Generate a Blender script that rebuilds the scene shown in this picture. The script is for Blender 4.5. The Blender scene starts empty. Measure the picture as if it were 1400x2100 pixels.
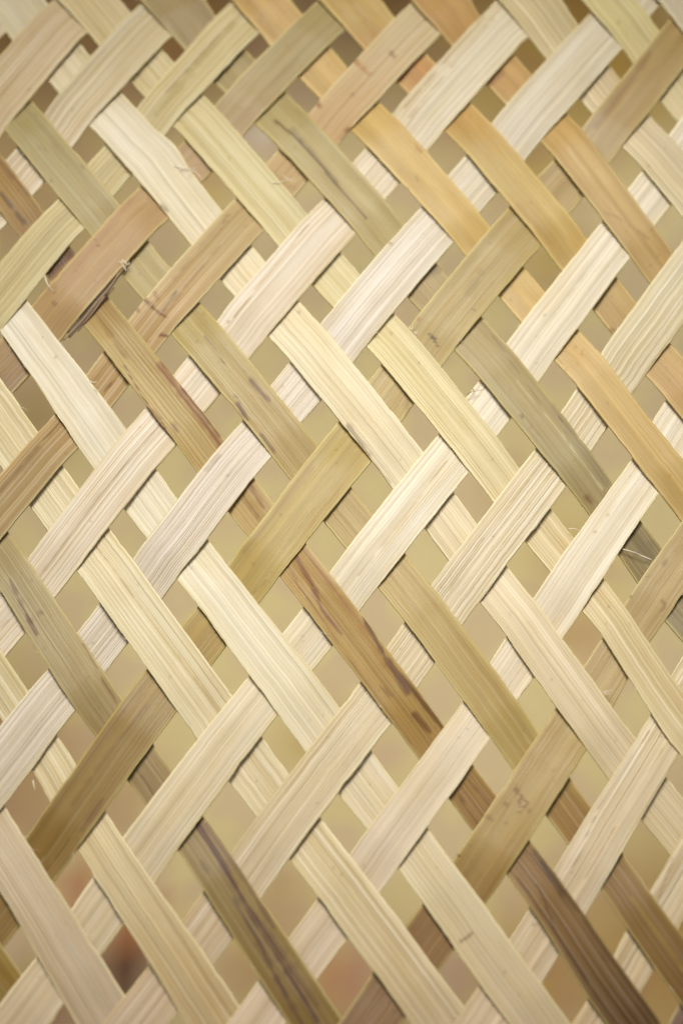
import bpy, math, random
import numpy as np
rng = np.random.default_rng(7)
random.seed(7)

# ------------------------------------------------------------------ camera model
ALPHA = math.radians(20.0)      # tilt of the view away from the weave's normal
FPX = 3500.0                    # focal length for a 1400 x 2100 picture
MMPX = 0.09                     # millimetres of weave for one picture pixel at the centre
D = FPX * MMPX
CX, CY = 700.0, 1050.0
CAM = np.array([0.0, -D * math.sin(ALPHA), D * math.cos(ALPHA)])
VV = np.array([0.0, math.sin(ALPHA), -math.cos(ALPHA)])
UP = np.array([0.0, math.cos(ALPHA), math.sin(ALPHA)])
RT = np.array([1.0, 0.0, 0.0])
H = 0.60                        # how far a strip rises and sinks, mm
TH = 0.50                       # strip thickness, mm


def to_mat(x, y, z=H):
    r = VV * FPX + RT * (x - CX) + UP * (CY - y)
    k = (z - CAM[2]) / r[2]
    p = CAM + r * k
    return p[:2]


def to_px(P):
    q = P - CAM
    d = q @ VV
    return CX + FPX * (q @ RT) / d, CY - FPX * (q @ UP) / d


# ------------------------------------------------------------------ measured edges
# strips rising to the right: upper-left edge U, lower-right edge L
B = {
 2: dict(U=[(-67, 4), (-167, 118)], L=[(8, 68), (-167, 275)]),
 3: dict(U=[(100, 4), (0, 118)], L=[(175, 68), (0, 275)]),
 4: dict(U=[(284, 7), (89, 229), (27, 304)], L=[(346, 77), (148, 295), (86, 373)]),
 5: dict(U=[(468, 4), (284, 216), (188, 322), (116, 407), (0, 541)], L=[(529, 68), (336, 275), (168, 470), (0, 680)]),
 6: dict(U=[(648, 0), (450, 203), (280, 384), (71, 618)], L=[(705, 59), (498, 275), (341, 450), (121, 695)]),
 7: dict(U=[(837, 5), (634, 230), (480, 404), (266, 650), (104, 854), (0, 975)], L=[(898, 73), (691, 295), (539, 471), (320, 716), (155, 921), (0, 1107)]),
 8: dict(U=[(1011, 4), (807, 229), (655, 409), (445, 654), (291, 841), (57, 1141)], L=[(1079, 77), (875, 305), (725, 482), (512, 729), (355, 916), (112, 1221)]),
 9: dict(U=[(1207, 25), (1009, 248), (861, 423), (657, 661), (491, 864), (271, 1145), (96, 1371), (0, 1491)],
         L=[(1270, 104), (1077, 323), (927, 498), (723, 739), (555, 937), (332, 1225), (154, 1454), (0, 1661)]),
 10: dict(U=[(1375, 34), (1191, 262), (1041, 423), (843, 664), (689, 866), (473, 1150), (293, 1379), (50, 1718)],
          L=[(1252, 330), (1109, 502), (905, 748), (757, 948), (532, 1230), (357, 1464), (104, 1814)]),
 11: dict(U=[(1232, 454), (1041, 698), (896, 889), (677, 1170), (504, 1389), (255, 1711), (73, 1961), (0, 2061)],
          L=[(1291, 529), (1105, 779), (957, 971), (737, 1250), (566, 1470), (318, 1805), (132, 2057), (104, 2100)]),
 12: dict(U=[(1400, 490), (1232, 721), (1091, 925), (886, 1196), (732, 1404), (475, 1745), (305, 1977), (211, 2100)],
          L=[(1400, 662), (1296, 804), (1155, 1004), (946, 1282), (796, 1489), (537, 1839), (366, 2077)]),
 13: dict(U=[(1361, 825), (1296, 937), (1098, 1216), (945, 1443), (720, 1746), (529, 2009), (464, 2100)],
          L=[(1350, 1011), (1161, 1296), (1004, 1514), (780, 1829), (589, 2093)]),
 14: dict(U=[(1400, 1064), (1286, 1229), (1139, 1450), (937, 1754), (757, 2004), (693, 2100)],
          L=[(1400, 1217), (1336, 1311), (1204, 1536), (1000, 1846), (829, 2093)]),
 15: dict(U=[(1400, 1345), (1329, 1471), (1137, 1779), (982, 2020), (929, 2100)],
          L=[(1387, 1554), (1204, 1868), (1116, 2010)]),
 16: dict(U=[(1400, 1711), (1336, 1820), (1207, 2046), (1171, 2100)], L=[(1391, 1905), (1316, 2030)]),
 17: dict(U=[(1392, 2060), (1366, 2104)], L=[(1452, 2145), (1426, 2189)]),
}
# strips falling to the right: upper-right edge R, lower-left edge L
A = {
 -7: dict(R=[(0, 1932), (45, 2000)], L=[(-66, 2012), (-21, 2080)]),
 -6: dict(R=[(14, 1659), (254, 2037)], L=[(0, 1828), (157, 2100)]),
 -5: dict(R=[(0, 1329), (57, 1414), (214, 1661), (486, 2055)], L=[(7, 1482), (161, 1743), (384, 2100)]),
 -4: dict(R=[(21, 1093), (250, 1432), (421, 1677), (696, 2079)], L=[(0, 1208), (88, 1354), (193, 1507), (368, 1748), (593, 2100)]),
 -3: dict(R=[(0, 773), (75, 880), (227, 1086), (473, 1421), (666, 1686), (946, 2057)],
          L=[(10, 965), (162, 1175), (404, 1514), (600, 1771), (837, 2093)]),
 -2: dict(R=[(55, 614), (257, 875), (432, 1111), (695, 1448), (884, 1707), (1171, 2100)],
          L=[(2, 682), (191, 957), (370, 1196), (625, 1537), (823, 1791), (1037, 2093)]),
 -1: dict(R=[(0, 316), (87, 429), (221, 604), (457, 895), (629, 1114), (907, 1482), (1089, 1725), (1355, 2096)],
          L=[(43, 489), (170, 662), (404, 964), (577, 1184), (854, 1548), (1041, 1795), (1243, 2100)]),
 0: dict(R=[(68, 205), (245, 418), (411, 618), (648, 907), (836, 1139), (1104, 1500), (1282, 1754), (1400, 1921)],
         L=[(14, 270), (187, 482), (355, 686), (593, 977), (780, 1209), (1052, 1575), (1236, 1829), (1396, 2061)]),
 1: dict(R=[(96, 2), (254, 191), (455, 429), (614, 614), (866, 920), (1043, 1161), (1300, 1509)],
         L=[(0, 46), (29, 82), (191, 263), (391, 498), (554, 691), (804, 996), (991, 1241), (1250, 1596)]),
 2: dict(R=[(248, 0), (266, 21), (420, 196), (627, 434), (811, 643), (1064, 955), (1241, 1186), (1400, 1418)],
         L=[(121, 0), (202, 89), (363, 266), (571, 502), (755, 711), (1011, 1025), (1196, 1254), (1396, 1550)]),
 3: dict(R=[(421, 0), (441, 27), (589, 188), (825, 452), (995, 652), (1257, 988), (1400, 1170)],
         L=[(293, 7), (375, 96), (530, 257), (770, 523), (938, 723), (1209, 1054), (1400, 1318)]),
 4: dict(R=[(596, 0), (611, 16), (780, 207), (1004, 461), (1189, 675), (1400, 943)],
         L=[(477, 4), (548, 82), (725, 270), (955, 521), (1139, 738), (1393, 1059)]),
 5: dict(R=[(782, 0), (807, 30), (971, 211), (1204, 486), (1375, 700)], L=[(655, 0), (748, 96), (920, 273), (1152, 550), (1329, 771), (1400, 861)]),
 6: dict(R=[(964, 0), (980, 25), (1168, 234), (1375, 507)], L=[(841, 0), (925, 88), (1114, 296), (1332, 575)]),
 7: dict(R=[(1150, 0), (1182, 43), (1334, 232), (1400, 312)], L=[(1021, 0), (1120, 114), (1282, 304), (1400, 446)]),
 8: dict(R=[(1305, 0), (1350, 57)], L=[(1193, 0), (1298, 125), (1380, 232)]),
 9: dict(R=[(1440, -22), (1465, 8)], L=[(1375, 34), (1400, 66)]),
}

# ------------------------------------------------------------------ colours seen along each strip (sRGB), keyed by height in the picture
COLB = {
 2: [(0, (215, 195, 165))], 3: [(100, (206, 180, 136))], 4: [(150, (208, 190, 148)), (340, (222, 203, 172))],
 5: [(100, (210, 192, 138)), (500, (208, 192, 140))],
 6: [(130, (176, 158, 110)), (320, (176, 146, 100)), (450, (188, 156, 108)), (620, (182, 150, 100)), (800, (150, 122, 78))],
 7: [(60, (200, 178, 134)), (250, (196, 160, 108)), (440, (182, 156, 102)), (640, (190, 158, 106)), (800, (172, 138, 82)), (1000, (168, 140, 88))],
 8: [(100, (226, 214, 184)), (500, (232, 217, 194)), (1000, (226, 210, 184))],
 9: [(150, (222, 210, 182)), (550, (234, 224, 208)), (1050, (228, 214, 196)), (1300, (216, 202, 180)), (1550, (214, 198, 172))],
 10: [(100, (178, 152, 100)), (280, (182, 158, 112)), (560, (184, 164, 112)), (950, (188, 166, 104)), (1150, (190, 168, 104)), (1300, (172, 145, 74)), (1500, (150, 124, 66)), (1720, (146, 118, 64))],
 11: [(600, (228, 215, 188)), (1050, (232, 220, 194)), (1600, (220, 204, 168)), (2050, (206, 184, 148))],
 12: [(600, (226, 212, 174)), (1100, (230, 214, 180)), (1600, (222, 204, 166)), (2050, (206, 180, 148))],
 13: [(900, (230, 218, 192)), (1150, (230, 216, 188)), (1600, (220, 202, 170)), (2050, (204, 180, 150))],
 14: [(1100, (184, 160, 108)), (1250, (186, 162, 112)), (1500, (182, 158, 104)), (1700, (180, 154, 96)), (1900, (140, 106, 58)), (2080, (132, 98, 52))],
 15: [(1400, (226, 208, 166)), (1700, (222, 202, 166)), (2080, (210, 184, 148))],
 16: [(1800, (218, 198, 160)), (2080, (206, 180, 140))], 17: [(2080, (110, 72, 48))],
}
COLA = {
 -7: [(2000, (158, 130, 66))], -6: [(1750, (208, 186, 150)), (2050, (196, 172, 138))],
 -5: [(1380, (220, 204, 156)), (1580, (224, 206, 160)), (1800, (212, 190, 142)), (2050, (198, 170, 118))],
 -4: [(1150, (166, 150, 104)), (1350, (174, 156, 110)), (1600, (150, 126, 78)), (1800, (146, 124, 72)), (2080, (138, 112, 62))],
 -3: [(850, (226, 210, 164)), (1250, (228, 214, 174)), (1800, (216, 196, 150)), (2080, (206, 182, 142))],
 -2: [(700, (230, 220, 196)), (1300, (230, 218, 184)), (1600, (226, 210, 174)), (1850, (212, 194, 152)), (2080, (206, 184, 144))],
 -1: [(400, (170, 136, 70)), (550, (150, 116, 70)), (700, (184, 160, 100)), (900, (186, 160, 98)), (1150, (180, 148, 80)), (1450, (176, 144, 80)), (1620, (156, 122, 68)), (1800, (146, 114, 68)), (2080, (106, 78, 42))],
 0: [(250, (176, 162, 114)), (450, (180, 164, 114)), (650, (184, 166, 110)), (900, (182, 160, 106)), (1200, (188, 164, 106)), (1550, (182, 158, 98)), (1660, (158, 126, 72)), (1800, (142, 110, 54)), (2040, (122, 92, 44))],
 1: [(50, (216, 202, 164)), (140, (222, 206, 166)), (300, (230, 220, 194)), (550, (232, 216, 176)), (800, (232, 218, 180)), (1300, (230, 212, 176)), (1650, (214, 194, 154))],
 2: [(20, (216, 194, 142)), (140, (216, 198, 146)), (350, (218, 204, 150)), (800, (232, 216, 162)), (1100, (228, 208, 158)), (1350, (220, 198, 146))],
 3: [(50, (162, 142, 92)), (300, (182, 166, 112)), (500, (182, 164, 110)), (600, (170, 148, 98)), (800, (176, 160, 112)), (1000, (164, 148, 104)), (1200, (142, 126, 84))],
 4: [(20, (202, 166, 98)), (150, (206, 174, 108)), (350, (208, 178, 110)), (500, (206, 175, 106)), (640, (210, 180, 118)), (800, (204, 173, 110)), (1000, (202, 173, 112))],
 5: [(40, (192, 160, 84)), (140, (190, 140, 70)), (350, (198, 172, 102)), (500, (196, 166, 98)), (620, (184, 156, 96)), (800, (192, 156, 96))],
 6: [(30, (184, 142, 70)), (180, (188, 148, 76)), (350, (198, 168, 108)), (520, (188, 158, 104))],
 7: [(50, (204, 184, 132)), (190, (218, 198, 158)), (400, (216, 200, 160))],
 8: [(50, (204, 188, 124)), (220, (214, 198, 152))], 9: [(30, (200, 186, 158))],
}
# strength of the fibre ridges (1 = coarse inner pith, 0 = smooth outer skin)
RIDB = {2: .7, 3: .9, 4: .9, 5: .9, 6: .12, 7: .45, 8: .85, 9: .85, 10: .12, 11: .6, 12: .95, 13: .55, 14: .15, 15: .9, 16: .9, 17: .3}
RIDA = {-7: .15, -6: .7, -5: .8, -4: .2, -3: .8, -2: .65, -1: .35, 0: .18, 1: .6, 2: .75, 3: .18, 4: .12, 5: .12, 6: .1, 7: .7, 8: .6, 9: .5}

LABB = {
 2: "sliver of pale strip at the extreme top left edge",
 3: "tan ridged strip crossing the top left corner of the weave",
 4: "beige ridged strip second from the top left corner, ending beside the grey-olive strip",
 5: "yellowish ridged strip with a green-gold streak, running to the upper left edge",
 6: "greyish olive strip turning pinkish tan, with a torn dark splintered edge",
 7: "tan strip with two orange-brown knots and dark specks, darker brown at the left edge",
 8: "white ridged strip with fine parallel lines, just right of the knotted tan strip",
 9: "brightest white strip, running from the top right down to the left edge",
 10: "long olive skin strip rising from lower left to the top right corner",
 11: "smooth cream strip just below the long olive strip",
 12: "cream strip with coarse golden ridges, through the right middle",
 13: "pale strip with small torn fibres, from the right edge down to the bottom",
 14: "olive strip with brown ring-shaped stains near the lower right",
 15: "cream deeply ridged strip at the lower right, below the stained olive strip",
 16: "pale ridged strip at the lower right edge",
 17: "dark corner of a strip at the extreme bottom right",
}
LABA = {
 -7: "olive strip cutting the bottom left corner",
 -6: "grey-beige strip falling through the lower left corner",
 -5: "honey-coloured ridged strip with a pale right edge at lower left",
 -4: "olive strip with long dark purple-brown streaks at the bottom",
 -3: "cream ridged strip falling from the left edge to the bottom middle",
 -2: "wide white strip falling from the left edge past a small crosswise crack",
 -1: "brown mottled strip, dark blotches in the middle and darkest at the bottom right",
 0: "olive tan strip with grey mould specks, brown at the lower right",
 1: "white strip with a frayed bulge at upper left, running through the centre",
 2: "yellow-cream ridged strip beside the cracked olive strip",
 3: "grey-olive strip with a long black crack near the top",
 4: "orange honey strip falling from the top middle to the right edge",
 5: "smooth golden olive strip right of the orange honey strip",
 6: "golden tan strip with a curved scratch at the upper right",
 7: "beige ridged strip near the top right",
 8: "yellow-green tinged strip at the top right corner",
 9: "blurred pale strip at the extreme top right corner",
}

# ------------------------------------------------------------------ marks that belong to the bamboo, and two painted shadows: (polyline in picture pixels, half width, colour, strength)
DK = (70, 45, 35); BR = (120, 78, 40); RU = (160, 96, 48); GY = (105, 88, 78); GR = (150, 135, 70)
MARKS = {
 ('A', 3): [([(560, 245), (605, 280), (650, 330), (700, 392), (750, 448)], 2.0, DK, .95), ([(600, 262), (690, 372)], 5, GY, .35),
            ([(300, 5), (330, 40), (368, 80)], 3, (90, 75, 50), .45),
            ([(1140, 830), (1240, 985)], 18, GY, .22), ([(1060, 780), (1150, 890), (1235, 1005)], 1.4, (215, 205, 165), .8),
            ([(1145, 858), (1152, 864)], 4, DK, .45), ([(1068, 852), (1072, 856)], 4, DK, .5), ([(1203, 1020), (1212, 1030)], 6, BR, .6),
            ([(1010, 690), (1060, 760), (1110, 830)], 2, (120, 105, 70), .5), ([(1290, 1090), (1330, 1140)], 22, (100, 88, 62), .5),
            ([(452, 150), (470, 135)], 3, DK, .6), ([(875, 560), (905, 545)], 14, (110, 95, 70), .45)],
 ('A', 2): [([(545, 494), (550, 497)], 3, BR, .6), ([(470, 240), (560, 350), (640, 450)], 2.2, (165, 135, 90), .6)],
 ('A', 1): [([(325, 415), (343, 434)], 3, (130, 115, 90), .8), ([(713, 873), (735, 905), (756, 935)], 5, (125, 95, 80), .6),
            ([(560, 700), (690, 860), (800, 990)], 2, (180, 150, 105), .5)],
 ('A', 0): [([(515, 780), (535, 805), (553, 822)], 7, (110, 78, 62), .75), ([(488, 828), (500, 850), (508, 860)], 8, (95, 72, 70), .75),
            ([(536, 893), (550, 910), (560, 925)], 7, (100, 78, 68), .65), ([(480, 812), (486, 816)], 4, GY, .6),
            ([(420, 690), (446, 724), (473, 764)], 1.3, DK, .8), ([(900, 1230), (1000, 1340), (1080, 1460)], 1.8, (215, 195, 145), .5),
            ([(104, 368), (107, 372)], 3, DK, .5), ([(168, 340), (172, 344)], 3, BR, .5), ([(1295, 1840), (1400, 1990)], 2, (190, 165, 90), .6)],
 ('A', -1): [([(0, 395), (25, 425), (50, 455)], 7, DK, .7), ([(0, 330), (60, 400)], 6, BR, .5), ([(95, 575), (120, 545), (150, 512)], 11, (96, 66, 44), .8),  # the last, crosswise mark is a painted shadow
            ([(330, 750), (390, 830), (455, 915)], 11, (140, 88, 38), .8), ([(370, 790), (450, 895)], 6, (110, 62, 28), .7),
            ([(195, 640), (230, 690), (262, 735)], 6, (140, 108, 45), .6), ([(255, 750), (290, 810), (330, 860), (350, 905)], 2.6, (120, 74, 36), .9),
            ([(300, 830), (340, 885)], 2.2, (130, 84, 44), .8), ([(355, 870), (363, 882)], 7, (130, 95, 60), .6),
            ([(600, 1130), (640, 1200), (660, 1250), (700, 1300)], 8, (128, 74, 34), .8), ([(625, 1125), (700, 1230), (760, 1300)], 6, (150, 96, 44), .6),
            ([(745, 1265), (790, 1350), (850, 1420), (905, 1490)], 8, (98, 62, 36), .85), ([(795, 1362), (835, 1420)], 9, (96, 62, 42), .75),
            ([(850, 1465), (880, 1500)], 9, (110, 66, 40), .8), ([(700, 1220), (750, 1300), (800, 1380)], 10, (160, 118, 50), .5),
            ([(590, 1165), (700, 1330), (850, 1535)], 3, (120, 84, 50), .6), ([(780, 1410), (800, 1425)], 7, (120, 84, 44), .5),
            ([(1100, 1750), (1200, 1880), (1340, 2090)], 16, (92, 66, 38), .6), ([(1060, 1800), (1150, 1930), (1260, 2100)], 3, (70, 46, 34), .7),
            ([(1110, 1770), (1150, 1830)], 9, (60, 38, 30), .6), ([(1100, 1810), (1146, 1928)], 2, (60, 40, 30), .6), ([(940, 1630), (980, 1690)], 3, (80, 55, 40), .6),
            ([(960, 1600), (1010, 1660)], 3, (90, 55, 35), .5), ([(490, 1005), (530, 1060)], 4, (140, 96, 40), .8), ([(515, 1000), (540, 1040)], 5, (140, 92, 40), .8)],
 ('A', -4): [([(20, 1190), (55, 1260), (75, 1300)], 4, (110, 80, 50), .8), ([(55, 1262), (64, 1274)], 5, (110, 70, 44), .8), ([(78, 1252), (84, 1258)], 5, (120, 88, 50), .7),
            ([(170, 1320), (210, 1390), (240, 1440)], 4, (126, 88, 50), .7), ([(0, 1215), (90, 1370), (190, 1510)], 6, (176, 146, 90), .6),
            ([(405, 1690), (450, 1760), (500, 1850), (560, 1940), (600, 2010), (650, 2095)], 8, (82, 48, 42), .85), ([(425, 1690), (500, 1800), (560, 1900)], 8, (104, 70, 48), .6),
            ([(480, 1840), (540, 1950), (590, 2050), (620, 2100)], 6, (76, 46, 42), .7), ([(540, 1900), (600, 1990), (650, 2060)], 14, (108, 84, 58), .5),
            ([(415, 1770), (425, 1785)], 6, (110, 88, 60), .5), ([(290, 1590), (320, 1640)], 3, (110, 85, 52), .6), ([(300, 1560), (345, 1620)], 3, (125, 90, 50), .5)],
 ('A', -2): [([(944, 1930), (955, 1924), (967, 1914)], 1.6, (120, 88, 58), .9)],
 ('A', -3): [([(190, 1110), (330, 1300), (450, 1460)], 2.4, (190, 160, 115), .5)],
 ('A', 4): [([(851, 296), (856, 304), (864, 312)], 4, RU, .55), ([(836, 385), (839, 388)], 2.5, BR, .7), ([(852, 363), (857, 370)], 2, BR, .5),
            ([(1190, 725), (1193, 728)], 3, RU, .5), ([(1181, 746), (1184, 749)], 3, RU, .5), ([(1143, 735), (1230, 860), (1390, 1060)], 1.4, (140, 100, 60), .6)],
 ('A', 5): [([(715, 0), (735, 25), (752, 45)], 3, (160, 105, 50), .6), ([(820, 160), (850, 125)], 11, (130, 70, 36), .6), ([(1253, 676), (1257, 678)], 5, BR, .7),
            ([(1000, 265), (1100, 400), (1180, 500)], 1.5, (210, 188, 130), .4), ([(1060, 420), (1130, 500)], 7, (180, 146, 84), .5)],
 ('A', 6): [([(1235, 435), (1265, 445), (1300, 470), (1330, 490)], 2.2, (150, 112, 76), .6), ([(1165, 305), (1230, 400), (1285, 460)], 1.3, (215, 192, 150), .6), ([(1000, 175), (1030, 150)], 10, (140, 86, 46), .5)],
 ('B', 5): [([(320, 235), (400, 140), (480, 50)], 7, (180, 160, 80), .55), ([(340, 190), (450, 70)], 1.5, (160, 130, 80), .6)],
 ('B', 6): [([(195, 492), (197, 494)], 3.5, (100, 66, 56), .8), ([(201, 502), (203, 504)], 3.5, (95, 62, 56), .8), ([(110, 620), (113, 624)], 4.5, (130, 92, 62), .7),
            ([(270, 410), (180, 520), (130, 590)], 6, (170, 128, 90), .5), ([(150, 700), (205, 628), (258, 560)], 4, (84, 60, 44), .7), ([(100, 590), (112, 600)], 3, (120, 90, 60), .5),  # the dark middle mark paints the shaded side along the torn edge
            ([(590, 110), (640, 60)], 10, (184, 160, 108), .35), ([(560, 180), (610, 120)], 9, (158, 140, 92), .4)],
 ('B', 7): [([(728, 128), (742, 140), (756, 152)], 6, (176, 112, 62), .7), ([(800, 106), (802, 108)], 4.5, (150, 112, 80), .7), ([(806, 114), (808, 116)], 4.5, (150, 112, 80), .7),
            ([(650, 213), (656, 218)], 5, (150, 84, 44), .8), ([(712, 268), (717, 264)], 5, (110, 66, 46), .8), ([(700, 282), (725, 262)], 8, (190, 130, 72), .5),
            ([(721, 192), (724, 195)], 3.5, (150, 112, 80), .6),
            ([(296, 614), (312, 630), (328, 643), (340, 650)], 4.5, (112, 72, 52), .85), ([(328, 686), (345, 690)], 4.5, (120, 76, 50), .85), ([(282, 634), (284, 638)], 4.5, (120, 84, 60), .7),
            ([(335, 637), (362, 598)], 1.5, (80, 56, 44), .8), ([(330, 660), (380, 590), (450, 505)], 2, (150, 115, 76), .6), ([(450, 470), (470, 440)], 3, (140, 108, 72), .5),
            ([(318, 600), (322, 612)], 5, (140, 106, 76), .6), ([(355, 570), (470, 440)], 4, (160, 128, 80), .6),
            ([(120, 870), (60, 940), (0, 1010)], 2.5, (130, 96, 54), .7), ([(100, 862), (0, 985)], 5, (186, 146, 74), .6), ([(100, 905), (30, 985)], 2, (130, 100, 60), .6),
            ([(215, 800), (235, 780)], 3, (110, 72, 44), .7)],
 ('B', 8): [([(466, 658), (468, 660)], 3, (170, 120, 110), .6), ([(640, 450), (560, 550), (480, 650)], 2.6, (196, 168, 120), .7), ([(330, 870), (200, 1020), (90, 1170)], 2.5, (196, 170, 132), .6),
            ([(990, 35), (900, 140), (830, 220)], 3, (190, 160, 110), .7), ([(1010, 40), (930, 130), (840, 240)], 3, (196, 168, 120), .6), ([(0, 1290), (30, 1260)], 2, (180, 150, 120), .5)],
 ('B', 9): [([(425, 965), (450, 935)], 5, (196, 178, 160), .6), ([(800, 500), (797, 497)], 3, (150, 110, 60), .7)],
 ('B', 10): [([(880, 683), (890, 697), (897, 710)], 2.4, DK, .9), ([(878, 690), (893, 694)], 1.6, DK, .7), ([(856, 652), (858, 655)], 3, RU, .6), ([(970, 634), (972, 636)], 2.5, DK, .5),
             ([(985, 560), (960, 600)], 14, (150, 132, 92), .4), ([(1330, 110), (1290, 170), (1220, 260)], 8, (150, 118, 78), .6),
             ([(640, 960), (560, 1060), (500, 1130)], 6, (170, 142, 84), .6), ([(520, 1218), (545, 1190)], 5, (150, 124, 60), .6), ([(300, 1450), (240, 1520), (150, 1650)], 8, (134, 104, 56), .6),
             ([(210, 1640), (170, 1700)], 9, (112, 82, 48), .6), ([(240, 1640), (110, 1800)], 3, (104, 76, 44), .6), ([(160, 1700), (90, 1790)], 2, (108, 80, 44), .6),
             ([(830, 800), (840, 850)], 10, (140, 112, 64), .5)],
 ('B', 11): [([(915, 945), (830, 1060), (735, 1180)], 1.4, (190, 165, 120), .7), ([(1200, 560), (1100, 690)], 1.6, (196, 176, 140), .5)],
 ('B', 12): [([(1110, 950), (1000, 1090), (920, 1210)], 2.6, (206, 178, 120), .6), ([(1130, 970), (1020, 1130)], 2, (206, 176, 120), .6)],
 ('B', 13): [([(1244, 1054), (1246, 1056)], 3, (196, 160, 120), .5), ([(978, 800), (966, 806)], 1.6, (120, 70, 50), .8)],
 ('B', 14): [([(1065, 1628), (1072, 1637), (1080, 1645), (1076, 1656), (1066, 1654), (1064, 1642), (1072, 1634)], 3.4, (112, 80, 48), .8), ([(1054, 1618), (1060, 1624)], 6, (116, 82, 50), .7),
             ([(1032, 1645), (1038, 1650)], 5, (130, 98, 58), .65), ([(1000, 1675), (1006, 1680)], 6, (130, 96, 58), .55), ([(1064, 1664), (1058, 1668)], 5, (120, 86, 50), .6),
             ([(1036, 1686), (1040, 1690)], 5, (140, 106, 60), .5), ([(962, 1735), (966, 1738)], 4, (140, 104, 60), .5), ([(937, 1753), (941, 1755)], 3, DK, .9), ([(1084, 1662), (1086, 1665)], 4, (130, 98, 58), .5),
             ([(1358, 1233), (1364, 1243), (1356, 1254)], 4.5, (120, 90, 56), .6), ([(1362, 1150), (1360, 1156)], 6, (136, 108, 72), .6), ([(1290, 1220), (1292, 1223)], 2.5, DK, .7),
             ([(1325, 1185), (1330, 1180)], 3, DK, .4), ([(1120, 1480), (1000, 1650)], 12, (196, 172, 118), .3), ([(1010, 1830), (960, 1760)], 3, (150, 118, 70), .3)],
 ('B', 15): [([(1330, 1500), (1230, 1650), (1170, 1790)], 2, (170, 140, 100), .7), ([(1360, 1530), (1280, 1660), (1200, 1800)], 2, (170, 138, 100), .6), ([(1096, 1895), (1093, 1898)], 3, DK, .8),
             ([(1350, 1500), (1250, 1650), (1150, 1800)], 3, (240, 226, 196), .7)],
 ('B', 16): [([(1380, 1760), (1350, 1840)], 2, (170, 140, 105), .6)],
}


def s2l(c, sat=.90):
    c = np.asarray(c, float) / 255.0
    g = c @ np.array([.3, .6, .1]); c = g + (c - g) * sat
    return np.where(c <= 0.04045, c / 12.92, ((c + 0.055) / 1.055) ** 2.4)


# ------------------------------------------------------------------ strips in the plane of the weave
class Strip:
    pass


def hermite(xs, ys, x):
    xs = np.asarray(xs, float); ys = np.asarray(ys, float)
    if len(xs) == 1:
        return np.full_like(x, ys[0])
    d = np.diff(ys) / np.diff(xs)
    m = np.zeros(len(xs))
    for i in range(1, len(xs) - 1):                       # monotone slopes: no overshoot
        if d[i - 1] * d[i] > 0:
            m[i] = 2 * d[i - 1] * d[i] / (d[i - 1] + d[i])
    out = np.interp(x, xs, ys)
    for i in range(len(xs) - 1):
        k = (x >= xs[i]) & (x <= xs[i + 1])
        h = xs[i + 1] - xs[i]; t = (x[k] - xs[i]) / h
        out[k] = (2*t**3 - 3*t**2 + 1) * ys[i] + (t**3 - 2*t**2 + t) * h * m[i] + (-2*t**3 + 3*t**2) * ys[i + 1] + (t**3 - t**2) * h * m[i + 1]
    return out


def make_family(data, kind, e1, e2):
    fam = {}
    angs, idx, wts = [], [], []
    for k, v in data.items():
        s = Strip(); s.kind = kind; s.k = k
        s.e1 = np.array([to_mat(*p) for p in v[e1]]); s.e2 = np.array([to_mat(*p) for p in v[e2]])
        c = np.vstack([s.e1 - s.e1.mean(0), s.e2 - s.e2.mean(0)])
        u, w, vt = np.linalg.svd(c)
        d = vt[0]
        if d[1] > 0: d = -d                                # always run down the picture
        ang = math.atan2(d[1], d[0]); ln = np.ptp(c @ d)
        fam[k] = s; s.len = ln; s.ang0 = ang
        angs.append(ang); idx.append(k); wts.append(ln)
    pf = np.polyfit(idx, angs, 2, w=wts)
    for k, s in fam.items():
        a = s.ang0 if s.len > 70 else np.polyval(pf, k)
        s.d = np.array([math.cos(a), math.sin(a)])
        s.n = np.array([-s.d[1], s.d[0]])
    return fam


famB = make_family(B, 'B', 'U', 'L')
famA = make_family(A, 'A', 'R', 'L')
STEP = 0.36
for fam in (famA, famB):
    for s in fam.values():
        corners = [to_mat(x, y) for x in (-230, 1630) for y in (-230, 2330)]
        x0, x1 = min(c[0] for c in corners), max(c[0] for c in corners)
        y0, y1 = min(c[1] for c in corners), max(c[1] for c in corners)
        s.o = (s.e1.mean(0) + s.e2.mean(0)) / 2
        def lim(sign):
            t = 1e9
            for a, lo, hi in ((0, x0, x1), (1, y0, y1)):
                v = s.d[a] * sign
                if abs(v) > 1e-6:
                    t = min(t, ((hi if v > 0 else lo) - s.o[a]) / v)
            return t * sign
        s.p = np.arange(lim(-1), lim(1), STEP)
        for nm in ('1', '2'):
            e = getattr(s, 'e' + nm) - s.o
            pp, qq = e @ s.d, e @ s.n
            o = np.argsort(pp)
            setattr(s, 'q' + nm, hermite(pp[o], qq[o], s.p))
        s.qc = (s.q1 + s.q2) / 2
        s.C = s.o + s.p[:, None] * s.d + s.qc[:, None] * s.n
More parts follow.
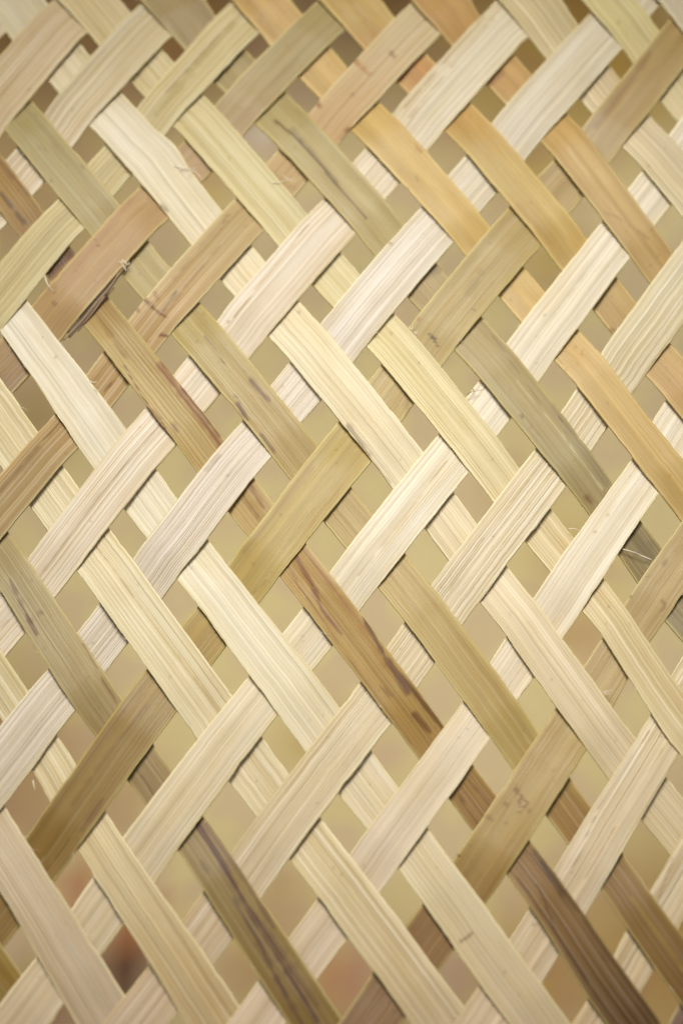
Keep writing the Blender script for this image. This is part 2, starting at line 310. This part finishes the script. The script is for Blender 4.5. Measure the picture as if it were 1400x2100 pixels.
# crossings decide who is above: over two, under two
for s in list(famA.values()) + list(famB.values()):
    s.knots = []
for a in famA.values():
    for b in famB.values():
        r = a.C - b.o
        pb = r @ b.d; qb = r @ b.n
        f = qb - np.interp(pb, b.p, b.qc)
        i = np.where(np.sign(f[:-1]) != np.sign(f[1:]))[0]
        if len(i) == 0: continue
        i = i[0]
        over = 1 if (b.k - a.k) % 4 in (0, 1) else -1
        a.knots.append((a.p[i], over)); b.knots.append((pb[i], -over))
for s in list(famA.values()) + list(famB.values()):
    kn = sorted(s.knots)
    ps = np.array([k[0] for k in kn]); zs = np.array([k[1] for k in kn], float) * H
    z = np.interp(s.p, ps, zs)
    for i in range(len(ps) - 1):
        m = (s.p >= ps[i]) & (s.p <= ps[i + 1])
        t = (s.p[m] - ps[i]) / (ps[i + 1] - ps[i])
        if zs[i] == zs[i + 1]:
            z[m] = zs[i] * (1 + 0.10 * np.sin(math.pi * t))
        else:
            u = np.clip((t - 0.13) / 0.74, 0, 1); u = u * u * (3 - 2 * u)
            z[m] = zs[i] * (1 - u) + zs[i + 1] * u
    s.z = z


def smooth_noise(n, step, wl, seed):
    r = np.random.default_rng(seed)
    k = int(n * step / wl) + 4
    v = r.normal(size=k)
    x = np.arange(n) * step / wl
    i = x.astype(int); t = x - i; t = t * t * (3 - 2 * t)
    return v[i] * (1 - t) + v[i + 1] * t


def seg_dist(px, py, poly):
    best = np.full(px.shape, 1e9)
    for (ax, ay), (bx, by) in zip(poly[:-1], poly[1:]):
        dx, dy = bx - ax, by - ay
        t = np.clip(((px - ax) * dx + (py - ay) * dy) / (dx * dx + dy * dy + 1e-9), 0, 1)
        best = np.minimum(best, np.hypot(px - ax - t * dx, py - ay - t * dy))
    return best


# ------------------------------------------------------------------ materials
def bamboo_material(name, ridge, seed):
    m = bpy.data.materials.new(name); m.use_nodes = True
    nt = m.node_tree; N = nt.nodes; L = nt.links
    bs = N['Principled BSDF']
    uv = N.new('ShaderNodeUVMap'); uv.uv_map = 'fibre'
    at = N.new('ShaderNodeAttribute'); at.attribute_name = 'tint'

    def noise(sx, sy, off, detail=2.0, rough=.5):
        mp = N.new('ShaderNodeMapping'); mp.inputs['Scale'].default_value = (sx, sy, 1)
        mp.inputs['Location'].default_value = (off * 7.3 + seed * 3.1, off * 3.7 + seed * 11.3, 0)
        L.new(uv.outputs['UV'], mp.inputs['Vector'])
        n = N.new('ShaderNodeTexNoise'); n.noise_dimensions = '2D'
        n.inputs['Scale'].default_value = 1; n.inputs['Detail'].default_value = detail; n.inputs['Roughness'].default_value = rough
        L.new(mp.outputs['Vector'], n.inputs['Vector'])
        return n.outputs['Fac']

    def mr(x, a, b, c, d):
        r = N.new('ShaderNodeMapRange'); r.inputs['From Min'].default_value = a; r.inputs['From Max'].default_value = b
        r.inputs['To Min'].default_value = c; r.inputs['To Max'].default_value = d
        L.new(x, r.inputs['Value']); return r.outputs['Result']

    def math_(op, x, y):
        r = N.new('ShaderNodeMath'); r.operation = op
        for i, v in enumerate((x, y)):
            if isinstance(v, (int, float)): r.inputs[i].default_value = v
            else: L.new(v, r.inputs[i])
        return r.outputs[0]

    coarse = noise(0.005, 2.0, 1, 2, .6)       # fibre bundles
    fine = noise(0.008, 4.4, 2, 2, .6)         # single fibres
    hair = noise(0.035, 8.5, 5, 2, .6)
    patch = noise(0.05, 0.22, 3, 3, .55)       # slow colour change
    grain = noise(1.6, 3.2, 4, 3, .6)          # specks
    r1 = mr(coarse, .38, .54, 1, 0)
    r2 = mr(fine, .40, .54, 1, 0)
    r3 = mr(hair, .40, .58, 1, 0)
    w = .15 + .32 * ridge
    s = math_('ADD', math_('MULTIPLY', r1, w * .80), math_('MULTIPLY', r2, w * .60))
    s = math_('ADD', s, math_('MULTIPLY', r3, .05 + .12 * ridge))
    dark = N.new('ShaderNodeMix'); dark.data_type = 'RGBA'; dark.blend_type = 'MULTIPLY'
    dark.inputs['B'].default_value = (.62, .53, .36, 1) if ridge > .4 else (.68, .55, .36, 1)
    L.new(s, dark.inputs['Factor']); L.new(at.outputs['Color'], dark.inputs['A'])
    pt = N.new('ShaderNodeMix'); pt.data_type = 'RGBA'; pt.blend_type = 'MULTIPLY'
    pt.inputs['B'].default_value = (.86, .79, .60, 1)
    L.new(mr(patch, .40, .68, 0, .75 if ridge < .4 else .42), pt.inputs['Factor']); L.new(dark.outputs['Result'], pt.inputs['A'])
    sp = N.new('ShaderNodeMix'); sp.data_type = 'RGBA'; sp.blend_type = 'MULTIPLY'
    sp.inputs['B'].default_value = (.70, .62, .50, 1)
    L.new(mr(grain, .62, .78, 0, .55 if ridge < .4 else .28), sp.inputs['Factor']); L.new(pt.outputs['Result'], sp.inputs['A'])
    hi = N.new('ShaderNodeMix'); hi.data_type = 'RGBA'; hi.blend_type = 'SCREEN'
    hi.inputs['B'].default_value = (.9, .86, .72, 1)
    L.new(mr(fine, .56, .68, 0, .03 + .30 * ridge), hi.inputs['Factor']); L.new(sp.outputs['Result'], hi.inputs['A'])
    L.new(hi.outputs['Result'], bs.inputs['Base Color'])
    bs.inputs['Roughness'].default_value = .55 if ridge > .4 else .38
    bs.inputs['Specular IOR Level'].default_value = .25
    bs.inputs['Subsurface Weight'].default_value = 0.0
    hgt = math_('ADD', math_('MULTIPLY', r1, -.55), math_('MULTIPLY', r2, -.40))
    hgt = math_('ADD', hgt, math_('MULTIPLY', r3, -.22))
    bp = N.new('ShaderNodeBump'); bp.inputs['Strength'].default_value = .20 + .65 * ridge
    bp.inputs['Distance'].default_value = .00014
    L.new(hgt, bp.inputs['Height']); L.new(bp.outputs['Normal'], bs.inputs['Normal'])
    # thin bamboo lets a little light through
    tr = N.new('ShaderNodeBsdfTranslucent'); L.new(hi.outputs['Result'], tr.inputs['Color'])
    mx = N.new('ShaderNodeMixShader'); mx.inputs['Fac'].default_value = .10
    L.new(bs.outputs['BSDF'], mx.inputs[1]); L.new(tr.outputs['BSDF'], mx.inputs[2])
    L.new(mx.outputs['Shader'], N['Material Output'].inputs['Surface'])
    return m


col = bpy.context.scene.collection
root = bpy.data.objects.new('woven_panel', None); col.objects.link(root)
root.empty_display_size = .02
root['label'] = "open twill weave of pale, olive and brown bamboo strips filling the whole picture"
root['category'] = "woven panel"


def edge_nicks(s, n):
    """ragged places on the edges: (side, p centre mm, half length mm, depth mm)"""
    r = np.random.default_rng(900 + s.k + (50 if s.kind == 'A' else 0))
    out = np.zeros(n)
    for _ in range(r.integers(9, 16)):
        c = r.uniform(s.p[0], s.p[-1]); w = r.uniform(.5, 2.5); d = r.uniform(-.14, .30)
        out += d * np.clip(1 - np.abs(s.p - c) / w, 0, 1) ** .6
    return out


NT = 25
def build_strip(s):
    n = len(s.p)
    ident = (s.kind == 'A') * 100 + s.k + 20
    ridge = (RIDA if s.kind == 'A' else RIDB)[s.k]
    q1 = s.q1.copy(); q2 = s.q2.copy()
    hi, lo = (q1, q2) if q1.mean() > q2.mean() else (q2, q1)
    wob = lambda sd: .05 * smooth_noise(n, STEP, 9, ident * 7 + sd) + .03 * smooth_noise(n, STEP, 2.2, ident * 7 + sd + 1) + .012 * smooth_noise(n, STEP, .7, ident * 7 + sd + 2)
    hi = hi + wob(1) - edge_nicks(s, n) * .5
    lo = lo + wob(3) + edge_nicks(s, n)[::-1] * .5
    if s.kind == 'A' and s.k == 1:        # frayed bulge on the upper white strip
        px, py = to_px(np.c_[s.C, s.z])
        bul = np.exp(-((py - 330) / 36) ** 2) * .95 - np.exp(-((py - 292) / 16) ** 2) * .25
        up = s.n[0] * 1 + s.n[1] * 1 > 0
        if up: hi = hi + bul
        else: lo = lo - bul
    roll = .11 * smooth_noise(n, STEP, 26, ident * 5 + 2)
    cup = .05 + .05 * (1 - ridge)
    th = TH * (1 + .12 * smooth_noise(n, STEP, 40, ident))
    # ring: top, right side, bottom, left side
    tq = np.concatenate([np.linspace(-1, 1, NT)])
    ring_q = []; ring_z = []
    for v in tq: ring_q.append(v); ring_z.append(.5)
    ring_q[0] = -.985; ring_q[NT - 1] = .985
    for zz in (.36, 0, -.36): ring_q.append(1.0 if zz else 1.005); ring_z.append(zz)
    for v in np.linspace(.97, -.97, 6): ring_q.append(v); ring_z.append(-.5)
    for zz in (-.36, 0, .36): ring_q.append(-1.0 if zz else -1.005); ring_z.append(zz)
    rq = np.array(ring_q); rz = np.array(ring_z); R = len(rq)
    # fibre ridges as real relief on the top
    rr = np.random.default_rng(ident + 400)
    mid = (hi + lo) / 2; hw = (hi - lo) / 2
    Q = mid[:, None] + hw[:, None] * rq[None, :]
    Z = s.z[:, None] + th[:, None] * rz[None, :] + roll[:, None] * rq[None, :] * 1.0 + cup * (1 - rq[None, :] ** 2)
    prof = np.zeros(R)
    prof[:NT] = rr.normal(size=NT) * .020 * ridge
    prof[0] = prof[NT - 1] = 0
    Z = Z + prof[None, :] * (1 + .4 * smooth_noise(n, STEP, 20, ident + 9)[:, None])
    P = s.p[:, None]
    X = s.o[0] + P * s.d[0] + Q * s.n[0]; Y = s.o[1] + P * s.d[1] + Q * s.n[1]
    V = np.stack([X, Y, Z], -1).reshape(-1, 3)
    i = np.arange(n - 1)[:, None]; j = np.arange(R)[None, :]
    a = i * R + j; b = i * R + (j + 1) % R; c = (i + 1) * R + (j + 1) % R; d = (i + 1) * R + j
    F = np.stack([a, b, c, d], -1).reshape(-1, 4)
    # make the faces point outwards
    p0, p1, p2 = V[F[3][0]], V[F[3][1]], V[F[3][2]]
    if np.cross(p1 - p0, p2 - p0)[2] < 0: F = F[:, ::-1]
    me = bpy.data.meshes.new('bamboo_strip')
    nf = len(F)
    me.vertices.add(len(V)); me.vertices.foreach_set('co', (V * .001).astype(np.float32).ravel())
    me.loops.add(nf * 4); me.polygons.add(nf)
    me.loops.foreach_set('vertex_index', F.astype(np.int32).ravel())
    me.polygons.foreach_set('loop_start', (np.arange(nf) * 4).astype(np.int32))
    me.update(calc_edges=True)
    me.polygons.foreach_set('use_smooth', np.ones(nf, bool))
    # colours
    px, py = to_px(V)
    keys = (COLA if s.kind == 'A' else COLB)[s.k]
    ky = np.array([k[0] for k in keys], float); kc = np.array([s2l(k[1], 1.0 if ridge < .4 else .86) for k in keys]) * (.86 if ridge < .4 else 1)
    c = np.stack([np.interp(py, ky, kc[:, ch]) for ch in range(3)], -1)
    RQ = np.tile(rq, n); RZ = np.tile(rz, n)
    # slow bands across the width, part of the wood
    band = np.random.default_rng(ident + 77).normal(size=9)
    c *= (1 + .05 * np.interp(RQ, np.linspace(-1, 1, 9), band))[:, None]
    side = (np.abs(RQ) > .99)
    rim = np.clip((np.abs(RQ) - .90) / .08, 0, 1) * (RZ > 0)
    edge_col = s2l((248, 238, 180)) if ridge > .4 else s2l((226, 212, 136))
    k = (rim * .85 + side * .3)[:, None]; k = np.clip(k, 0, .9)  # pale cut edge, brightened further as if light glowed through it
    c = c * (1 - k) + (c * .45 + edge_col * .62) * k
    nz1 = smooth_noise(n, STEP, 1.3, ident + 31); nz2 = smooth_noise(n, STEP, 3.5, ident + 32)
    jit = (1 + .28 * np.repeat(nz1, R) * 1.0)
    cellr = np.random.default_rng(ident + 5).normal(size=R)
    jit2 = 1 + .34 * np.tile(cellr, n)
    for poly, w, mc, st in MARKS.get((s.kind, s.k), []):
        dd = seg_dist(px, py, poly)
        ww = np.maximum(w, 2.6)
        f = np.clip(1.25 - dd / (ww * .85 * np.clip(jit * (jit2 if w < 8 else 1), .3, 1.9)), 0, 1)
        f = f * f * (3 - 2 * f) * st * min(1, (w / 2.6) ** .5)
        f = (f * (RZ > 0))[:, None]
        c = c * (1 - f) + s2l(mc, 1.0) * .88 * f
    # strips age unevenly: a few tiny specks
    rs = np.random.default_rng(ident + 600)
    for _ in range(26 if ridge < .5 else 12):
        sx, sy = rs.uniform(px.min(), px.max()), rs.uniform(py.min(), py.max())
        t = int(rs.integers(0, n)); q = int(rs.integers(3, NT - 3)); vi = t * R + q
        dd = np.hypot(px - px[vi], (py - py[vi]))
        f = (np.clip(1.2 - dd / rs.uniform(2.5, 4.5), 0, 1) * rs.uniform(.15, .5) * (RZ > 0))[:, None]
        c = c * (1 - f) + s2l((120, 84, 50)) * f
    c = np.clip(c, 0, 1)
    ca = me.color_attributes.new('tint', 'FLOAT_COLOR', 'POINT')
    ca.data.foreach_set('color', np.c_[c, np.ones(len(c))].astype(np.float32).ravel())
    uvl = me.uv_layers.new(name='fibre')
    U = np.repeat(s.p, R) - s.p[0]; W = Q.reshape(-1) - np.repeat(mid, R) + np.tile(np.where(rz < -.1, 13.0, 0), n)
    uvs = np.stack([U, W], -1)[F.ravel()]
    uvl.data.foreach_set('uv', uvs.astype(np.float32).ravel())
    ob = bpy.data.objects.new('bamboo_strip', me); col.objects.link(ob); ob.parent = root
    ob['label'] = (LABA if s.kind == 'A' else LABB)[s.k]
    me.materials.append(bamboo_material('bamboo_inner' if ridge > .4 else 'bamboo_skin', ridge, ident))
    s.ob = ob
    return ob


for s in famB.values(): build_strip(s)
for s in famA.values(): build_strip(s)


# ------------------------------------------------------------------ torn fibres and the split-off sliver
def simple_mat(name, c, rough=.6):
    m = bpy.data.materials.new(name); m.use_nodes = True
    N = m.node_tree.nodes; L = m.node_tree.links
    b = N['Principled BSDF']; b.inputs['Roughness'].default_value = rough
    tc = N.new('ShaderNodeTexCoord'); n = N.new('ShaderNodeTexNoise'); n.inputs['Scale'].default_value = 900
    L.new(tc.outputs['Object'], n.inputs['Vector'])
    r = N.new('ShaderNodeValToRGB'); lc = s2l(c)
    r.color_ramp.elements[0].color = (*(lc * .75), 1); r.color_ramp.elements[1].color = (*np.clip(lc * 1.15, 0, 1), 1)
    L.new(n.outputs['Fac'], r.inputs['Fac']); L.new(r.outputs['Color'], b.inputs['Base Color'])
    return m


M_HAIR = simple_mat('pale_fibre', (238, 226, 196)); M_DARKH = simple_mat('brown_fibre', (110, 80, 60)); M_SLIV = simple_mat('split_sliver', (160, 132, 92))


def p3(x, y, z):
    m = to_mat(x, y, z); return np.array([m[0], m[1], z])


def tube(parent, name, pts, r0, r1, mat):
    """thin tapering fibre through the picture points (x, y, z mm)"""
    P = [p3(*p) for p in pts]
    # refine
    Q = []
    for i in range(len(P) - 1):
        for t in np.linspace(0, 1, 6, endpoint=False):
            a = P[max(i - 1, 0)]; b = P[i]; c = P[i + 1]; d = P[min(i + 2, len(P) - 1)]
            Q.append(.5 * (2*b + (c - a)*t + (2*a - 5*b + 4*c - d)*t*t + (3*b - a - 3*c + d)*t**3))
    Q.append(P[-1]); Q = np.array(Q)
    vs = []; fs = []; K = 6
    for i, q in enumerate(Q):
        t = Q[min(i + 1, len(Q) - 1)] - Q[max(i - 1, 0)]; t = t / (np.linalg.norm(t) + 1e-9)
        u = np.cross(t, (0, 0, 1)); u = u / (np.linalg.norm(u) + 1e-9); w = np.cross(u, t)
        r = r0 + (r1 - r0) * i / (len(Q) - 1)
        for k in range(K):
            an = 2 * math.pi * k / K
            vs.append((q + (u * math.cos(an) + w * math.sin(an)) * r) * .001)
    for i in range(len(Q) - 1):
        for k in range(K):
            fs.append((i*K + k, i*K + (k+1) % K, (i+1)*K + (k+1) % K, (i+1)*K + k))
    fs.append(tuple(range(K))); fs.append(tuple(range((len(Q) - 1) * K, len(Q) * K)))
    me = bpy.data.meshes.new(name); me.from_pydata([tuple(v) for v in vs], [], fs); me.update()
    for p in me.polygons: p.use_smooth = True
    me.materials.append(mat)
    o = bpy.data.objects.new(name, me); col.objects.link(o); o.parent = parent
    return o


zt = H + TH / 2
f = lambda k, pts, r=.10, m=M_HAIR: tube(k.ob, 'loose_fibre', pts, r, r * .35, m)
a1, am2, a2 = famA[1], famA[-2], famA[2]
f(a1, [(352, 340, zt), (372, 343, zt + .5), (396, 350, zt + .3), (412, 366, zt)])
f(a1, [(362, 352, zt), (385, 345, zt + .6), (403, 346, zt + .4)], .07)
f(a1, [(385, 372, zt), (398, 350, zt + .5), (418, 372, zt - .1)], .07)
f(am2, [(184, 782, zt), (192, 784, zt + .2), (199, 783, zt)], .12)
f(am2, [(192, 796, zt), (199, 803, zt + .2), (204, 818, zt - .2)], .08)
f(a2, [(553, 376, zt), (575, 373, zt + .5), (607, 366, zt + .4)], .09)
f(a2, [(580, 360, zt), (600, 372, zt + .5), (608, 368, zt + .2)], .06)
f(famB[9], [(1279, 1127, zt), (1300, 1133, zt + .5), (1334, 1147, zt)], .10)
f(famB[13], [(1276, 1126, zt), (1305, 1136, zt + .3), (1337, 1149, zt + .2)], .10)
f(famA[1], [(1236, 1420, zt), (1244, 1418, zt + .4), (1253, 1414, zt)], .10)
f(famA[1], [(1240, 1424, zt), (1246, 1422, zt + .4), (1252, 1431, zt)], .08)
f(famA[2], [(838, 672, zt), (845, 675, zt + .3), (846, 667, zt)], .10)
f(famA[2], [(848, 680, zt), (853, 684, zt + .3), (855, 677, zt)], .08)
f(famB[9], [(765, 686, zt), (772, 682, zt + .3), (778, 687, zt)], .10)
f(famB[13], [(1165, 1085, zt), (1178, 1084, zt + .3), (1190, 1091, zt)], .09)
f(famA[2], [(1286, 1272, zt), (1291, 1278, zt + .3), (1292, 1286, zt)], .07)
f(famA[3], [(940, 695, zt), (948, 700, zt)], .08)
f(famB[5], [(92, 565, zt - .3), (97, 580, zt), (103, 590, zt + .2), (110, 598, zt)], .12, M_HAIR)
f(famB[13], [(957, 810, zt), (968, 803, zt + .1), (992, 799, zt)], .08, M_DARKH)
f(famB[13], [(968, 797, zt), (972, 803, zt + .1), (971, 808, zt)], .08, M_DARKH)
f(famA[-5], [(68, 1600, zt - 1), (70, 1610, zt - .8), (73, 1620, zt - 1)], .12)

# short fuzz standing off the split edges
def fuzz(s):
    r = np.random.default_rng(3000 + s.k + (60 if s.kind == 'A' else 0))
    rough = (RIDA if s.kind == 'A' else RIDB)[s.k]
    vs = []; fs = []
    for _ in range(int(9 + 12 * rough)):
        i = int(r.integers(20, len(s.p) - 20))
        if s.z[i] < 0: continue
        up = r.random() < .5
        q = (s.q1 if up else s.q2)[i]; sg = np.sign(q - s.qc[i])
        base = np.array([*(s.o + s.p[i] * s.d + (q - sg * .15) * s.n), s.z[i] + TH * .45])
        dr = np.array([*(s.d * r.choice([-1, 1]) * r.uniform(.4, 1) + s.n * sg * r.uniform(.15, .7)), r.uniform(-.05, .35)])
        ln = r.uniform(.5, 2.1); bend = np.array([*(s.n * sg * r.uniform(-.6, .6)), r.uniform(-.3, .3)])
        w0 = r.uniform(.035, .065); k0 = len(vs)
        for m in range(5):
            t = m / 4; c = base + dr * ln * t + bend * ln * t * t; w = w0 * (1 - .75 * t)
            for a in range(3):
                an = a * 2.094
                vs.append(tuple((c + np.array([s.n[0] * math.cos(an) * w, s.n[1] * math.cos(an) * w, math.sin(an) * w])) * .001))
        for m in range(4):
            for a in range(3):
                fs.append((k0 + m*3 + a, k0 + m*3 + (a+1) % 3, k0 + m*3 + 3 + (a+1) % 3, k0 + m*3 + 3 + a))
    me = bpy.data.meshes.new('edge_fuzz'); me.from_pydata(vs, [], fs); me.update(); me.materials.append(M_HAIR)
    o = bpy.data.objects.new('edge_fuzz', me); col.objects.link(o); o.parent = s.ob; o['kind'] = 'stuff'
for s in list(famA.values()) + list(famB.values()): fuzz(s)

# split-off sliver along the torn lower edge of the tan strip: several tapering slivers with a fuzzy end
ts = famB[6].ob
sl = lambda pts, r0, r1, m: tube(ts, 'splinter', pts, r0, r1, m)
sl([(260, 543, zt - .1), (243, 564, zt), (224, 590, zt - .1), (200, 618, zt - .2), (170, 655, zt - .4), (130, 698, zt - .7)], .16, .22, M_SLIV)
sl([(248, 560, zt - .3), (228, 588, zt - .2), (202, 622, zt - .25), (176, 655, zt - .5), (142, 692, zt - .8)], .26, .22, simple_mat('dark_sliver', (104, 78, 62)))
sl([(238, 566, zt - .5), (214, 596, zt - .5), (188, 628, zt - .5), (140, 684, zt - .8)], .22, .25, simple_mat('shaded_gap_sliver', (72, 54, 46)))  # near-black colour stands in for shade in the torn gap
sl([(220, 600, zt), (206, 620, zt), (190, 642, zt - .1), (172, 664, zt - .4)], .14, .10, M_SLIV)
sl([(234, 590, zt - .5), (216, 612, zt - .4), (200, 632, zt - .5), (160, 680, zt - .7)], .16, .14, simple_mat('brown_sliver', (128, 96, 62)))
for k in range(6):
    x, y = 258 + random.uniform(-5, 5), 545 + random.uniform(-6, 8)
    sl([(x, y, zt), (x + random.uniform(-5, 6), y - random.uniform(3, 9), zt + .4), (x + random.uniform(-9, 9), y + random.uniform(-12, 6), zt + .3)], .13, .06, M_HAIR)
for k in range(4):
    x, y = 214 + random.uniform(-4, 6), 606 + random.uniform(-4, 6)
    sl([(x, y, zt), (x + 5, y - 4, zt + .3), (x + random.uniform(4, 10), y + random.uniform(-6, 2), zt + .3)], .10, .05, M_DARKH)

# ------------------------------------------------------------------ background far behind the weave
ZB = -95.0
def backdrop():
    n = 150
    xs = np.linspace(-420, 420, n); ys = np.linspace(-420, 520, n)
    X, Y = np.meshgrid(xs, ys)
    Zs = np.full_like(X, ZB)
    V = np.stack([X, Y, Zs], -1).reshape(-1, 3)
    i = np.arange(n - 1)[:, None]; j = np.arange(n - 1)[None, :]
    F = np.stack([i*n + j, i*n + j + 1, (i+1)*n + j + 1, (i+1)*n + j], -1).reshape(-1, 4)
    me = bpy.data.meshes.new('background')
    me.from_pydata([tuple(v) for v in V * .001], [], [tuple(int(k) for k in q) for q in F]); me.update()
    # soft rusty and brown patches on the far surface
    px, py = to_px(V)
    base = np.tile(s2l((242, 227, 184), 1), (len(V), 1))
    PT = [((700, 2280), 330, (150, 112, 68), .8), ((-20, 1500), 170, (176, 142, 92), .6), ((1420, 1950), 240, (160, 126, 80), .7), ((640, 1520), 70, (200, 168, 104), .6), ((560, 1830), 80, (196, 162, 104), .5), ((1080, 340), 70, (190, 156, 78), .6), ((850, 1180), 80, (250, 236, 200), .6), ((760, 1560), 90, (230, 208, 172), .7), ((1230, 1360), 50, (236, 206, 170), .6), ((230, 670), 60, (206, 180, 134), .6), ((60, 30), 330, (136, 100, 58), .95), ((800, -90), 330, (112, 76, 46), .97), ((400, 0), 200, (130, 92, 52), .8), ((1200, 10), 230, (140, 96, 50), .9), ((360, 90), 120, (160, 118, 70), .6),
          ((1050, 160), 190, (190, 160, 84), .6), ((1300, 150), 150, (190, 156, 70), .7), ((60, 420), 200, (190, 156, 112), .6), ((70, 860), 100, (170, 138, 96), .7), ((30, 1650), 180, (190, 150, 122), .7),
          ((280, 1900), 60, (186, 100, 50), .95), ((255, 2010), 75, (80, 44, 30), .97), ((160, 1835), 48, (190, 104, 70), .8), ((95, 2060), 110, (140, 88, 70), .8),
          ((695, 2005), 55, (206, 122, 84), .8), ((520, 1980), 80, (196, 160, 90), .5), ((1080, 2010), 110, (186, 148, 78), .8), ((1340, 1990), 240, (190, 152, 96), .7),
          ((240, 1650), 100, (196, 160, 128), .6), ((530, 280), 26, (250, 246, 240), .8), ((420, 380), 70, (204, 172, 86), .5), ((1130, 540), 80, (206, 172, 96), .6),
          ((1180, 1290), 60, (206, 172, 92), .6), ((1060, 1000), 60, (206, 176, 110), .5), ((1180, 1140), 90, (214, 184, 110), .5), ((720, 1960), 110, (206, 178, 146), .5), ((960, 2010), 80, (196, 170, 150), .7)]
    for (x, y), r, c, st in PT:
        f = (np.exp(-((px - x) ** 2 + (py - y) ** 2) / (2 * (r * .75) ** 2)) * st)[:, None]
        base = base * (1 - f) + s2l(c, 1) * f
    ca = me.color_attributes.new('tint', 'FLOAT_COLOR', 'POINT')
    ca.data.foreach_set('color', np.c_[base, np.ones(len(base))].astype(np.float32).ravel())
    m = bpy.data.materials.new('background_surface'); m.use_nodes = True  # plain surface standing in for the unknown blurred background
    N = m.node_tree.nodes; L = m.node_tree.links; b = N['Principled BSDF']
    at = N.new('ShaderNodeAttribute'); at.attribute_name = 'tint'
    tc = N.new('ShaderNodeTexCoord')
    n1 = N.new('ShaderNodeTexNoise'); n1.inputs['Scale'].default_value = 75; n1.inputs['Detail'].default_value = 1
    L.new(tc.outputs['Object'], n1.inputs['Vector'])
    rp = N.new('ShaderNodeValToRGB')
    e = rp.color_ramp.elements
    e[0].position = .42; e[0].color = (1, .98, .82, 1); e[1].position = .60; e[1].color = (.95, .88, .86, 1)
    L.new(n1.outputs['Fac'], rp.inputs['Fac'])
    mx = N.new('ShaderNodeMix'); mx.data_type = 'RGBA'; mx.blend_type = 'MULTIPLY'; mx.inputs['Factor'].default_value = 1
    L.new(at.outputs['Color'], mx.inputs['A']); L.new(rp.outputs['Color'], mx.inputs['B'])
    L.new(mx.outputs['Result'], b.inputs['Base Color']); b.inputs['Roughness'].default_value = .9
    tr = N.new('ShaderNodeBsdfTranslucent'); L.new(mx.outputs['Result'], tr.inputs['Color'])
    ms = N.new('ShaderNodeMixShader'); ms.inputs['Fac'].default_value = .5  # translucent so the added lamp behind can brighten it
    L.new(b.outputs['BSDF'], ms.inputs[1]); L.new(tr.outputs['BSDF'], ms.inputs[2])
    L.new(ms.outputs['Shader'], N['Material Output'].inputs['Surface'])
    me.materials.append(m)
    o = bpy.data.objects.new('background', me); col.objects.link(o); o['kind'] = 'structure'
backdrop()

# ------------------------------------------------------------------ light
def area(name, loc, target, size, power, colr, size_y=None):
    l = bpy.data.lights.new(name, 'AREA'); l.energy = power; l.color = colr
    l.shape = 'RECTANGLE'; l.size = size; l.size_y = size_y or size
    o = bpy.data.objects.new(name, l); col.objects.link(o); o.location = loc
    import mathutils
    o.rotation_euler = (mathutils.Vector(target) - mathutils.Vector(loc)).to_track_quat('-Z', 'Y').to_euler()
    return o

wl = area('window_light', (-.03, .21, .42), (.010, -.010, 0), .20, .375, (1.0, .968, .925))
wl.data.spread = math.radians(55)
area('backdrop_fill', (.01, .01, -.30), (.01, .01, -.1), .12, .39, (1.0, .945, .84))  # added unseen lamp, brightens the middle of the background from behind

w = bpy.data.worlds.new('World'); bpy.context.scene.world = w; w.use_nodes = True
bg = w.node_tree.nodes['Background']; bg.inputs['Color'].default_value = (.95, .93, .90, 1); bg.inputs['Strength'].default_value = .25

# ------------------------------------------------------------------ camera
cd = bpy.data.cameras.new('camera'); cam = bpy.data.objects.new('camera', cd); col.objects.link(cam)
cd.sensor_fit = 'VERTICAL'; cd.sensor_height = 36; cd.sensor_width = 24; cd.lens = FPX / 2100 * 36
cam.location = CAM * .001; cam.rotation_euler = (ALPHA, 0, 0)
cd.clip_start = .01; cd.clip_end = 10
cd.dof.use_dof = True; cd.dof.focus_distance = D * .001 * .995; cd.dof.aperture_fstop = 8.0
sc = bpy.context.scene; sc.camera = cam
sc.view_settings.view_transform = 'Standard'; sc.view_settings.look = 'None'
sc.view_settings.exposure = 0; sc.view_settings.gamma = 1; sc.view_settings.use_curve_mapping = False
